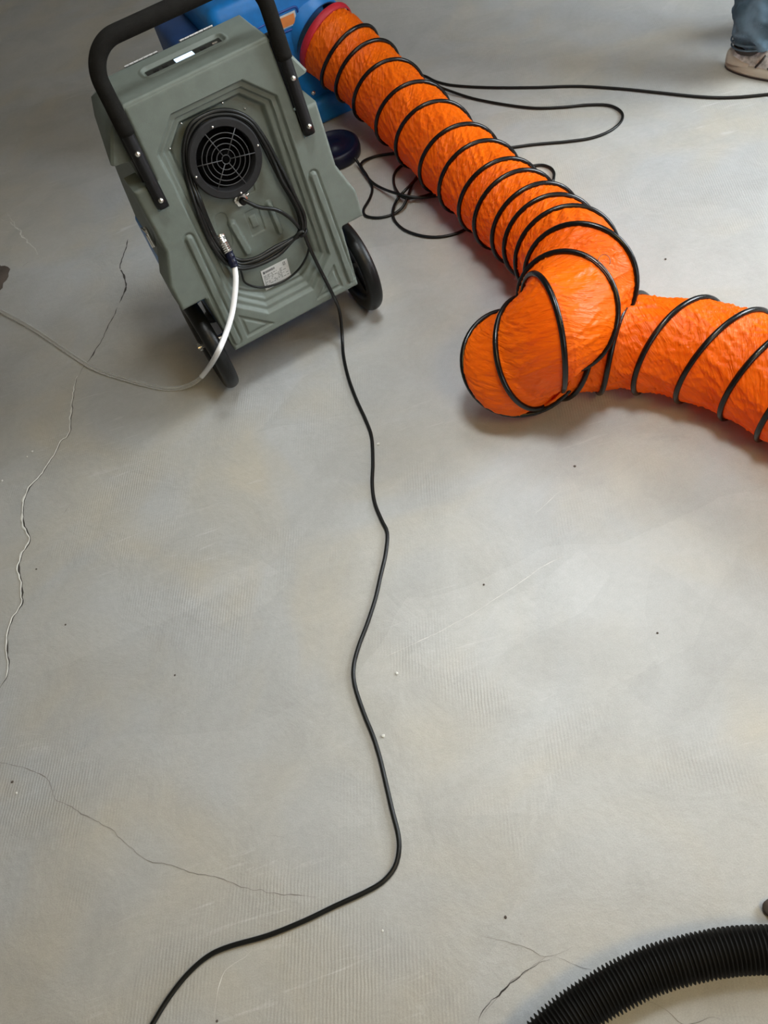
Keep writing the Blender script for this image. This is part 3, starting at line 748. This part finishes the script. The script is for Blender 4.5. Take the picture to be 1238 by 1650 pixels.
tag(DUCT, 'orange flexible air duct with a black spiral wire, bent double on the floor', 'duct')
def child_world(o, parent):
    o.matrix_parent_inverse = Matrix.Translation(-parent.location); return o
DUCT_B = link('duct_fabric', bm, M['orange'], DUCT); child_world(DUCT_B, DUCT)
# helical wire
bm = bmesh.new(); wp = []
for q in range(int(1.5*64), int((T1-.35)*64)):
    t = q/64; c, nn, sv, wv_, r0 = loop_frame(t); th = PH+2*math.pi*t
    v = c+(sv*math.cos(th)+wv_*math.sin(th))*(r0+.002); v.z = max(v.z, .0075); wp.append(v)
tube(bm, wp, .0066, 10); o = link('spiral_wire', bm, M['wire'], DUCT); child_world(o, DUCT)
# red cuff at the outlet
bm = bmesh.new(); i0 = 0; pr = []
for k, (r_, h_) in enumerate([(.119, -.020), (.1215, -.016), (.1225, -.010), (.1215, -.002), (.1195, .003), (.115, .004)]): pr.append((r_, h_))
lathe(bm, pr, path[0], T[0], 64); o = link('red_cuff', bm, M['red'], DUCT); child_world(o, DUCT); fix(o)
# little wire hook sticking out by a splice
q0 = min(range(len(wp)), key=lambda i: (proj(wp[i])[0]-975)**2+(proj(wp[i])[1]-428)**2)
hk = wp[q0]; up = (hk-CAM).normalized()*-1
c = hk + IX*.008 - IY*.012 + up*.006
bm = bmesh.new(); pth = [c+(IX*math.cos(a)*.013+IY*math.sin(a)*.014) for a in [math.radians(x) for x in range(150, 400, 12)]]
tube(bm, pth, .0007, 6); o = link('wire_hook', bm, simple('dull_wire', (.12, .11, .10), .4, 1), DUCT); child_world(o, DUCT)
bm = bmesh.new(); tube(bm, wp[max(0, q0-3):q0+4], .0064, 10); o = link('wire_splice', bm, simple('splice_tape', (.35, .2, .15), .3), DUCT); child_world(o, DUCT)

# ------------------------------------------------------------------ blue blower behind
BY = math.radians(12)
fe = P(550, 189)            # floor edge of its front
Tx = Vector((math.cos(BY), math.sin(BY), 0)); Ty = Vector((-math.sin(BY), math.cos(BY), 0))
BO = fe + Ty*.0 - Tx*.07
BL = empty('blower', BO, BY); tag(BL, 'bright blue moulded plastic blower feeding the orange duct, behind the grey dehumidifier', 'blower')
def bl(p):
    d = p-BO; return Vector((d.dot(Tx), d.dot(Ty), d.z))
bm = bmesh.new()
box(bm, (-.08, .235, .25), (.40, .41, .44), bev=.045, seg=5)
bs = link('body', bm, M['blue'], BL)
bm = bmesh.new(); box(bm, (-.08, .225, .045), (.45, .45, .09), bev=.02, seg=3); link('base', bm, M['blue'], BL)
bm = bmesh.new(); box(bm, (-.33, .30, .20), (.12, .34, .34), bev=.03, seg=4); link('side_housing', bm, simple('shaded_blue_plastic', (.012, .06, .22), .5), BL)  # shade of the set-back side put into a darker blue
pc0 = bl(path[0]-T[0]*.045); d0_ = Vector((T[0].dot(Tx), T[0].dot(Ty), T[0].z))
bm = bmesh.new(); lathe(bm, [(.0, -.20), (.108, -.20), (.108, .0), (.100, .0), (.100, -.19)], pc0, d0_, 48); o = link('outlet_collar', bm, M['blue'], BL); fix(o)
# recessed label
def blp(px, py, yv):      # where the front plane y=yv of the blower is seen at this pixel
    a = P(px, py, 0); A = bl(CAM); Bq = bl(a); t = (yv-A.y)/(Bq.y-A.y); return A+(Bq-A)*t
yf = .03
lx, _, lz = blp(461, 34, yf)
bm = bmesh.new()
def rr_path(cx, cz, hw, hh, rc, y):
    pp = []
    for (sx, sz, a0) in ((1, 1, 0), (-1, 1, 90), (-1, -1, 180), (1, -1, 270)):
        for k in range(6):
            a = math.radians(a0+18*k); pp.append(Vector((cx+sx*(hw-rc)+math.cos(a)*rc, y, cz+sz*(hh-rc)+math.sin(a)*rc)))
    return pp+[pp[0]]
tube(bm, rr_path(lx, lz, .048, .03, .012, yf), .004, 8, caps=False); link('label_frame', bm, simple('deep_blue_plastic', (.004, .05, .26), .35), BL)
bm = bmesh.new(); box(bm, (lx, yf-.001, lz), (.076, .004, .040), bev=.001); bl_ = link('label', bm, M['sticker'], BL, smooth=False)
bm = bmesh.new(); box(bm, (lx+.006, yf-.004, lz), (.05, .002, .030), bev=.0005); box(bm, (lx-.030, yf-.004, lz-.004), (.008, .002, .022), bev=.0005); link('label_print', bm, M['orange_ink'], bl_, smooth=False)
bm = bmesh.new(); tube(bm, [blp(392, 60, .03), blp(440, 32, .03)], .003, 8); link('moulded_seam', bm, bpy.data.materials['deep_blue_plastic'], BL)
p = blp(505, 150, .03); bm = bmesh.new(); dome(bm, p, (0, -1, 0), .010, .008); fix(link('bolt', bm, M['steel'], BL))
bm = bmesh.new(); box(bm, (.125, .10, .37), (.02, .03, .05), bev=.004); link('latch', bm, M['black'], BL)

# black round disc on the floor
dc = P(540, 252)
DI = empty('floor_disc', dc); tag(DI, 'low round black disc on the floor between dehumidifier and duct, cable at its rim', 'disc')
bm = bmesh.new(); lathe(bm, [(0, 0), (.088, 0), (.094, .004), (.096, .020), (.094, .040), (.088, .046), (.080, .046), (.076, .040), (.03, .038), (.026, .044), (0, .045)], (0, 0, 0), (0, 0, 1), 56); o = link('disc_body', bm, M['navy'], DI); fix(o)
bm = bmesh.new(); box(bm, (.055, -.060, .03), (.022, .016, .01), Matrix.Rotation(-.8, 3, 'Z'), bev=.002); link('clip', bm, M['steel'], DI)

# ------------------------------------------------------------------ blower cable: loops under the duct and two strands to the right
h0 = .0048
seq = [(1420, 130, 0), (1320, 142, 0), (1238, 152, 0), (1180, 157, 0), (1130, 156, 0), (1060, 149, 0), (1000, 143, 0), (930, 139, 0), (860, 141, 0), (790, 141, 0), (735, 138, 0), (705, 132, 0), (675, 121, 0), (640, 140, 1), (625, 165, 1), (640, 170, 1), (690, 135, 1), (715, 143, 1), (760, 158, 0), (810, 168, 0), (860, 174, 0), (905, 173, 0), (950, 169, 0), (982, 170, 0), (1001, 180, 0), (1002, 194, 0), (985, 210, 0), (955, 222, 0), (915, 228, 0), (860, 233, 0), (815, 239, 0), (750, 246, 0), (690, 243, 0), (645, 246, 0), (605, 252, 0), (582, 264, 1), (592, 284, 1), (600, 303, 0), (596, 320, 0), (586, 338, 0), (590, 348, 0), (610, 351, 0), (632, 346, 0), (648, 335, 1), (657, 318, 2), (665, 296, 1), (678, 280, 0), (705, 268, 0), (725, 285, 0), (712, 300, 0), (690, 314, 0), (665, 319, 1), (648, 317, 2), (636, 300, 0), (636, 280, 0), (650, 265, 0), (672, 258, 0), (700, 262, 1), (695, 272, 1), (675, 285, 2), (655, 305, 3), (640, 322, 1), (633, 342, 1), (638, 358, 0), (655, 372, 0), (685, 381, 0), (715, 381, 0), (745, 372, 0), (775, 350, 0), (800, 300, 0), (840, 275, 0), (868, 266, 0), (888, 271, 0), (893, 284, 0), (880, 297, 0), (800, 310, 1), (730, 310, 1), (700, 316, 1), (670, 318, 2), (640, 312, 3), (615, 303, 1), (598, 292, 1), (585, 275, 1)]
cab = [P(x, y, h0+.0085*k) for x, y, k in seq] + [P(577, 262, .02), P(571, 254, .035)]
bm = bmesh.new(); tube(bm, catmull(cab, .01), .0046, 10)
tag(link('extension_cord', bm, M['cord']), 'black cable in loose loops under the orange duct, running out to the right', 'cord')

# ------------------------------------------------------------------ black corrugated hose
hp_ = [P(x, y, h) for x, y, h in [(1700, 1640, .05), (1560, 1590, .05), (1400, 1548, .05), (1310, 1535, .05), (1238, 1530, .05), (1170, 1534, .05), (1105, 1547, .05), (1055, 1562, .05), (1012, 1581, .05), (965, 1607, .05), (915, 1642, .05), (865, 1690, .05), (820, 1760, .045), (790, 1860, .038), (780, 1990, .036)]]
pth = catmull(hp_, .0017)
cum2 = [0]
for i in range(1, len(pth)): cum2.append(cum2[-1]+(pth[i]-pth[i-1]).length)
bm = bmesh.new(); rr = [.0318+.0030*max(-1, min(1, 1.8*math.sin(2*math.pi*c_/.0068))) for c_ in cum2]
tube(bm, pth, rr, 40)
tag(link('corrugated_hose', bm, M['hose_black']), 'black corrugated hose curving across the bottom right corner of the floor', 'hose')

# ------------------------------------------------------------------ person: standing, only the right foot and trouser leg are in the frame
fd = Vector((.60, -.80, 0)).normalized()           # direction the feet point
rt = Vector((fd.y, -fd.x, 0))                      # person's right
heel = P(1170, 106)
PER = empty('person', heel + fd*.08 - rt*.10); tag(PER, 'standing person in washed blue jeans and pale trainers at the top right edge', 'person')
def wl(o): o.parent = PER; o.matrix_parent_inverse = Matrix.Translation(-PER.location); return o
def shoe(h, d, r):
    def W_(a, b, z): return h + d*a + r*b + Vector((0, 0, z))
    L = .285
    def outline(t):     # half-widths at t along the sole
        return .034+.012*math.sin(math.pi*min(1, t*1.15))**.8 + .006*ss(np.float64(.5), np.float64(.75), np.float64(t)) - .022*max(0, (t-.82)/.18)**2 - .016*max(0, (.08-t)/.08)**2
    bm = bmesh.new(); bmu = bmesh.new(); bmo = bmesh.new()
    n = 40; prof_ = [(0, 0, 1), (0, .004, 1.03), (1, .022, 1.03), (1, .03, .98)]
    def ring(bmx, z, sc, grow=0, tilt=0):
        vs = []
        for k in range(n):
            a = 2*math.pi*k/n; t = .5-.5*math.cos(a); 
            x = L*t; hw_ = (float(outline(t))*sc+grow)*abs(math.sin(a))**.75*(1 if math.sin(a) > 0 else -1)
            vs.append(bmx.verts.new(W_(x+(.5-t)*-2*grow, hw_, z+tilt*max(0, t-.75)**2)))
        return vs
    def stack(bmx, levels, cap=True):
        R = [ring(bmx, *l) for l in levels]
        for i in range(len(R)-1):
            for k in range(n): bmx.faces.new((R[i][k], R[i][(k+1) % n], R[i+1][(k+1) % n], R[i+1][k]))
        bmx.faces.new(R[0][::-1]); bmx.faces.new(R[-1])
    stack(bmo, [(0, 1.0, .003), (.006, 1.02, .004)])
    o1 = wl(fix(link('outsole', bmo, M['shoe_dark'])))
    stack(bm, [(.0055, 1.0, .003), (.012, 1.0, .004), (.026, .97, .001), (.030, .9, -.002)])
    fix(link('midsole', bm, M['shoe'], o1))
    # upper: sections along the foot
    secs = [(0.008, .026, .036, .062), (.03, .033, .040, .070), (.06, .036, .040, .066), (.10, .033, .038, .080), (.13, .036, .036, .082), (.17, .040, .034, .068), (.21, .042, .031, .052), (.245, .036, .028, .042), (.272, .022, .024, .034)]
    R = []
    for (x, hw_, zl, zt) in secs:
        row = []
        for k in range(17):
            a = math.pi*k/16; row.append(bmu.verts.new(W_(x, -hw_*math.cos(a)*(1), .026+(zt-.026)*math.sin(a)**.7)))
        R.append(row)
    for i in range(len(R)-1):
        for k in range(16): bmu.faces.new((R[i][k], R[i][k+1], R[i+1][k+1], R[i+1][k]))
    bmu.faces.new(R[0]); bmu.faces.new(R[-1][::-1])
    up_ = fix(link('shoe_upper', bmu, M['shoe_grey'], o1))
    bmh = bmesh.new(); Rh = []
    for (x, hw_, zt) in ((-.001, .012, .052), (.004, .024, .060), (.016, .031, .063), (.035, .0365, .058), (.06, .0385, .050), (.085, .039, .040)):
        row = []
        for k in range(13):
            a = math.pi*k/12; row.append(bmh.verts.new(W_(x, -hw_*math.cos(a), .026+(zt-.026)*math.sin(a)**.5)))
        Rh.append(row)
    for i in range(len(Rh)-1):
        for k in range(12):
            if Rh[i][k] and (k < 4 or k > 7 or i < 2): bmh.faces.new((Rh[i][k], Rh[i][k+1], Rh[i+1][k+1], Rh[i+1][k]))
    bmh.faces.new(Rh[0]); fix(link('heel_counter', bmh, M['shoe'], o1))
    bmc = bmesh.new(); rng = []
    for z, g in ((.058, .0), (.072, .006), (.080, .003), (.074, -.004)):
        rng.append([bmc.verts.new(W_(.065+math.cos(2*math.pi*k/24)*(.045+g), math.sin(2*math.pi*k/24)*(.031+g), z)) for k in range(24)])
    for i in range(3):
        for k in range(24): bmc.faces.new((rng[i][k], rng[i][(k+1) % 24], rng[i+1][(k+1) % 24], rng[i+1][k]))
    fix(link('collar', bmc, M['shoe_dark'], o1))
    for j in range(5):
        bml = bmesh.new()
        x = .125+.017*j; zt = .083-.0085*j
        tube(bml, [W_(x, -.02, zt-.004), W_(x+.004, 0, zt+.004), W_(x, .02, zt-.004)], .003, 8)
        link('lace', bml, M['frame'], o1)
    for sg in (-1, 1):
        for j in range(3):
            bms = bmesh.new()
            x = .11+.04*j
            tube(bms, [W_(x, sg*.043, .034), W_(x+.012, sg*.036, .052), W_(x+.02, sg*.026, .066-.006*j)], .0035, 8)
            link('side_trim', bms, M['shoe_dark'], o1)
heelL = heel + fd*.03 - rt*.27
shoe(heel, fd, rt); shoe(heelL, (fd-rt*.25).normalized(), rt)
hipc = (heel+heelL)/2 + fd*.06
def trouser(bm, h, d, sgn, seed):
    ank = h+fd*.082; knee = ank*.5+hipc*.5 + rt*sgn*.03; knee.z = .52; knee += fd*.035
    hip = hipc + rt*sgn*.095; hip.z = .93
    N = 110; seg = 48; R = []
    for i in range(N+1):
        t = i/N; z = .09+(.90-.09)*t
        if z < .52: u = (z-.055)/(.465); c = Vector((ank.x, ank.y, 0)).lerp(Vector((knee.x, knee.y, 0)), u**1.1)
        else: u = (z-.52)/.41; c = Vector((knee.x, knee.y, 0)).lerp(Vector((hip.x, hip.y, 0)), u)
        rx = np.interp(z, [.05, .10, .17, .3, .52, .75, .93], [.058, .063, .082, .066, .074, .095, .105]); ry = rx*np.interp(z, [.05, .9], [1.18, 1.12])
        row = []
        for k in range(seg):
            a = 2*math.pi*k/seg
            amp = np.interp(z, [.05, .075, .11, .22, .4, .9], [.001, .004, .028, .024, .009, .004])
            f = noise.noise(Vector((math.cos(a)*1.6, math.sin(a)*1.6, z*21+seed+math.cos(a+1)*1.4)))*1.25+noise.noise(Vector((math.cos(a)*3, math.sin(a)*3, z*46+seed)))*.35
            g = amp*f
            row.append(bm.verts.new(c+fd*((rx*1.18+g)*math.cos(a))+rt*((rx+g)*math.sin(a))+Vector((0, 0, z+ .012*math.cos(a)*max(0, 1-(z-.055)/.05)))))
        R.append(row)
    for i in range(N):
        for k in range(seg): bm.faces.new((R[i][k], R[i][(k+1) % seg], R[i+1][(k+1) % seg], R[i+1][k]))
    return R
bm = bmesh.new()
Rr = trouser(bm, heel, fd, 1, 3); Rl = trouser(bm, heelL, fd, -1, 11)
rngs = []
for z, rx, ry in ((.80, .02, .02), (.82, .175, .115), (.92, .185, .125), (1.0, .165, .11), (1.05, .155, .105), (1.05, .02, .02)):
    rngs.append([bm.verts.new(Vector((hipc.x, hipc.y, z))+rt*rx*math.cos(2*math.pi*k/40)+fd*ry*math.sin(2*math.pi*k/40)) for k in range(40)])
for i in range(5):
    for k in range(40): bm.faces.new((rngs[i][k], rngs[i][(k+1) % 40], rngs[i+1][(k+1) % 40], rngs[i+1][k]))
jeans = wl(fix(link('jeans', bm, M['denim'])))
for R in (Rr, Rl):
    bm = bmesh.new(); lo_ = [bm.verts.new(v) for v in []]
    pass
for h_, sgn, seed in ((heel, 1, 3), (heelL, -1, 11)):
    ank = h_+fd*.082
    for z, rr_ in ((.0905, .0620), (.106, .0650)):
        pth_ = [Vector((ank.x, ank.y, 0))+fd*(rr_*1.18*math.cos(a))+rt*(rr_*math.sin(a))+Vector((0, 0, z+.012*math.cos(a)*.8)) for a in [2*math.pi*k/40 for k in range(43)]]
        bm = bmesh.new(); tube(bm, pth_, .0028, 8, caps=False); link('hem', bm, M['hem'], jeans)
# outer side seam
bm = bmesh.new()
# upper body, out of the frame: one continuous skinned figure
me = bpy.data.meshes.new('body'); cz = Vector((hipc.x, hipc.y, 0)) + fd*.0
def Q(a, b, z): return cz + fd*a + rt*b + Vector((0, 0, z))
J = {'pelvis': (Q(0, 0, .98), .13), 'waist': (Q(0, 0, 1.12), .125), 'chest': (Q(-.01, 0, 1.32), .145), 'neck': (Q(-.01, 0, 1.50), .06), 'headb': (Q(.01, 0, 1.58), .07), 'head': (Q(.01, 0, 1.68), .088),
     'sR': (Q(-.01, .17, 1.43), .06), 'eR': (Q(-.02, .24, 1.14), .042), 'wR': (Q(.10, .24, .92), .028), 'hR': (Q(.14, .235, .86), .03),
     'sL': (Q(-.01, -.17, 1.43), .06), 'eL': (Q(-.02, -.24, 1.14), .042), 'wL': (Q(.10, -.24, .92), .028), 'hL': (Q(.14, -.235, .86), .03)}
names = list(J); E_ = [('pelvis', 'waist'), ('waist', 'chest'), ('chest', 'neck'), ('neck', 'headb'), ('headb', 'head'), ('chest', 'sR'), ('sR', 'eR'), ('eR', 'wR'), ('wR', 'hR'), ('chest', 'sL'), ('sL', 'eL'), ('eL', 'wL'), ('wL', 'hL')]
def skin(name, names, J, E_, mat, parent, root):
    me = bpy.data.meshes.new(name); me.from_pydata([J[n][0] for n in names], [(names.index(a), names.index(b)) for a, b in E_], [])
    me.materials.append(mat); o = bpy.data.objects.new(name, me); COL.objects.link(o)
    o.modifiers.new('skin', 'SKIN').use_smooth_shade = True; o.modifiers.new('sub', 'SUBSURF').levels = 2; o.modifiers['sub'].render_levels = 2
    for i, n in enumerate(names):
        sv = me.skin_vertices[0].data[i]; sv.radius = (J[n][1], J[n][1]); sv.use_root = (n == root)
    return o
# the fingers share the figure's skeleton so that the body stays one surface
for s_, b in (('R', 1), ('L', -1)):
    base = J['h'+s_][0]
    for k, ln in enumerate((.070, .078, .072, .058)):
        off = fd*(.024-.016*k)
        a1, a2 = 'f%s%da' % (s_, k), 'f%s%db' % (s_, k)
        J[a1] = (base+off+Vector((0, 0, -.045)), .0085); J[a2] = (base+off*1.1+Vector((0, 0, -.045-ln))-rt*b*.018, .007)
        E_ += [('h'+s_, a1), (a1, a2)]; names += [a1, a2]
    J['t'+s_] = (base+fd*.04+Vector((0, 0, -.01)), .011); J['u'+s_] = (base+fd*.055+Vector((0, 0, -.05)), .009)
    E_ += [('h'+s_, 't'+s_), ('t'+s_, 'u'+s_)]; names += ['t'+s_, 'u'+s_]
body = wl(skin('body', names, J, E_, M['skin'], PER, 'pelvis'))
JS = {'a': (Q(0, 0, .95), .145), 'b': (Q(0, 0, 1.12), .14), 'c': (Q(-.01, 0, 1.32), .16), 'n': (Q(-.01, 0, 1.46), .075), 'r1': (Q(-.01, .18, 1.42), .072), 'r2': (Q(-.02, .225, 1.22), .058), 'l1': (Q(-.01, -.18, 1.42), .072), 'l2': (Q(-.02, -.225, 1.22), .058)}
wl(skin('shirt', list(JS), JS, [('a', 'b'), ('b', 'c'), ('c', 'n'), ('c', 'r1'), ('r1', 'r2'), ('c', 'l1'), ('l1', 'l2')], M['shirt'], PER, 'a'))
bm = bmesh.new(); bmesh.ops.create_icosphere(bm, subdivisions=4, radius=.105)
for v in list(bm.verts):
    v.co = Q(-.005, 0, 1.70)+fd*v.co.x*1.05+rt*v.co.y*.9+Vector((0, 0, v.co.z*1.12))
bmesh.ops.delete(bm, geom=[v for v in bm.verts if (v.co-Q(0, 0, 0)).dot(fd) > .035 and v.co.z < 1.745 or v.co.z < 1.62], context='VERTS')
wl(link('hair', bm, M['hair']))
hd_c = Q(.01, 0, 1.69)
for b in (-1, 1):
    bm = bmesh.new(); bmesh.ops.create_icosphere(bm, subdivisions=2, radius=.011); 
    for v in bm.verts: v.co += hd_c+fd*.083+rt*b*.032+Vector((0, 0, .005))
    wl(link('eye', bm, M['frame']))
    bm = bmesh.new(); bmesh.ops.create_icosphere(bm, subdivisions=2, radius=.03)
    for v in bm.verts: v.co = hd_c+fd*v.co.x*.6+rt*(b*.088+v.co.y*.3)+Vector((0, 0, v.co.z-.005))
    wl(link('ear', bm, M['skin']))
bm = bmesh.new(); tube(bm, [hd_c+fd*.088+Vector((0, 0, .01)), hd_c+fd*.112+Vector((0, 0, -.028)), hd_c+fd*.09+Vector((0, 0, -.034))], .012, 10); wl(link('nose', bm, M['skin']))
bm = bmesh.new(); tube(bm, [hd_c+fd*.086+rt*-.024+Vector((0, 0, -.058)), hd_c+fd*.094+Vector((0, 0, -.056)), hd_c+fd*.086+rt*.024+Vector((0, 0, -.058))], .005, 8); wl(link('mouth', bm, simple('lips', (.35, .12, .10), .5)))

# unseen ceiling trays, added to go with the fill lights
for i, (x, y, sx, sy) in enumerate(((.9, -.9, 1.0, .6), (1.0, 2.3, .9, .9), (.55, 1.1, .5, .5))):
    r = empty('ceiling_fill_lamp', (x, y, ZC)); tag(r, ['added oblong ceiling fill lamp above the black corrugated hose', 'added large square ceiling fill lamp above the upper run of the orange duct', 'added small square ceiling fill light above the middle of the floor'][i], 'lamp')
    bm = bmesh.new(); box(bm, (0, 0, -.02), (sx+.06, sy+.06, .04), bev=.005); link('fill_lamp_tray', bm, M['frame'], r, smooth=False)
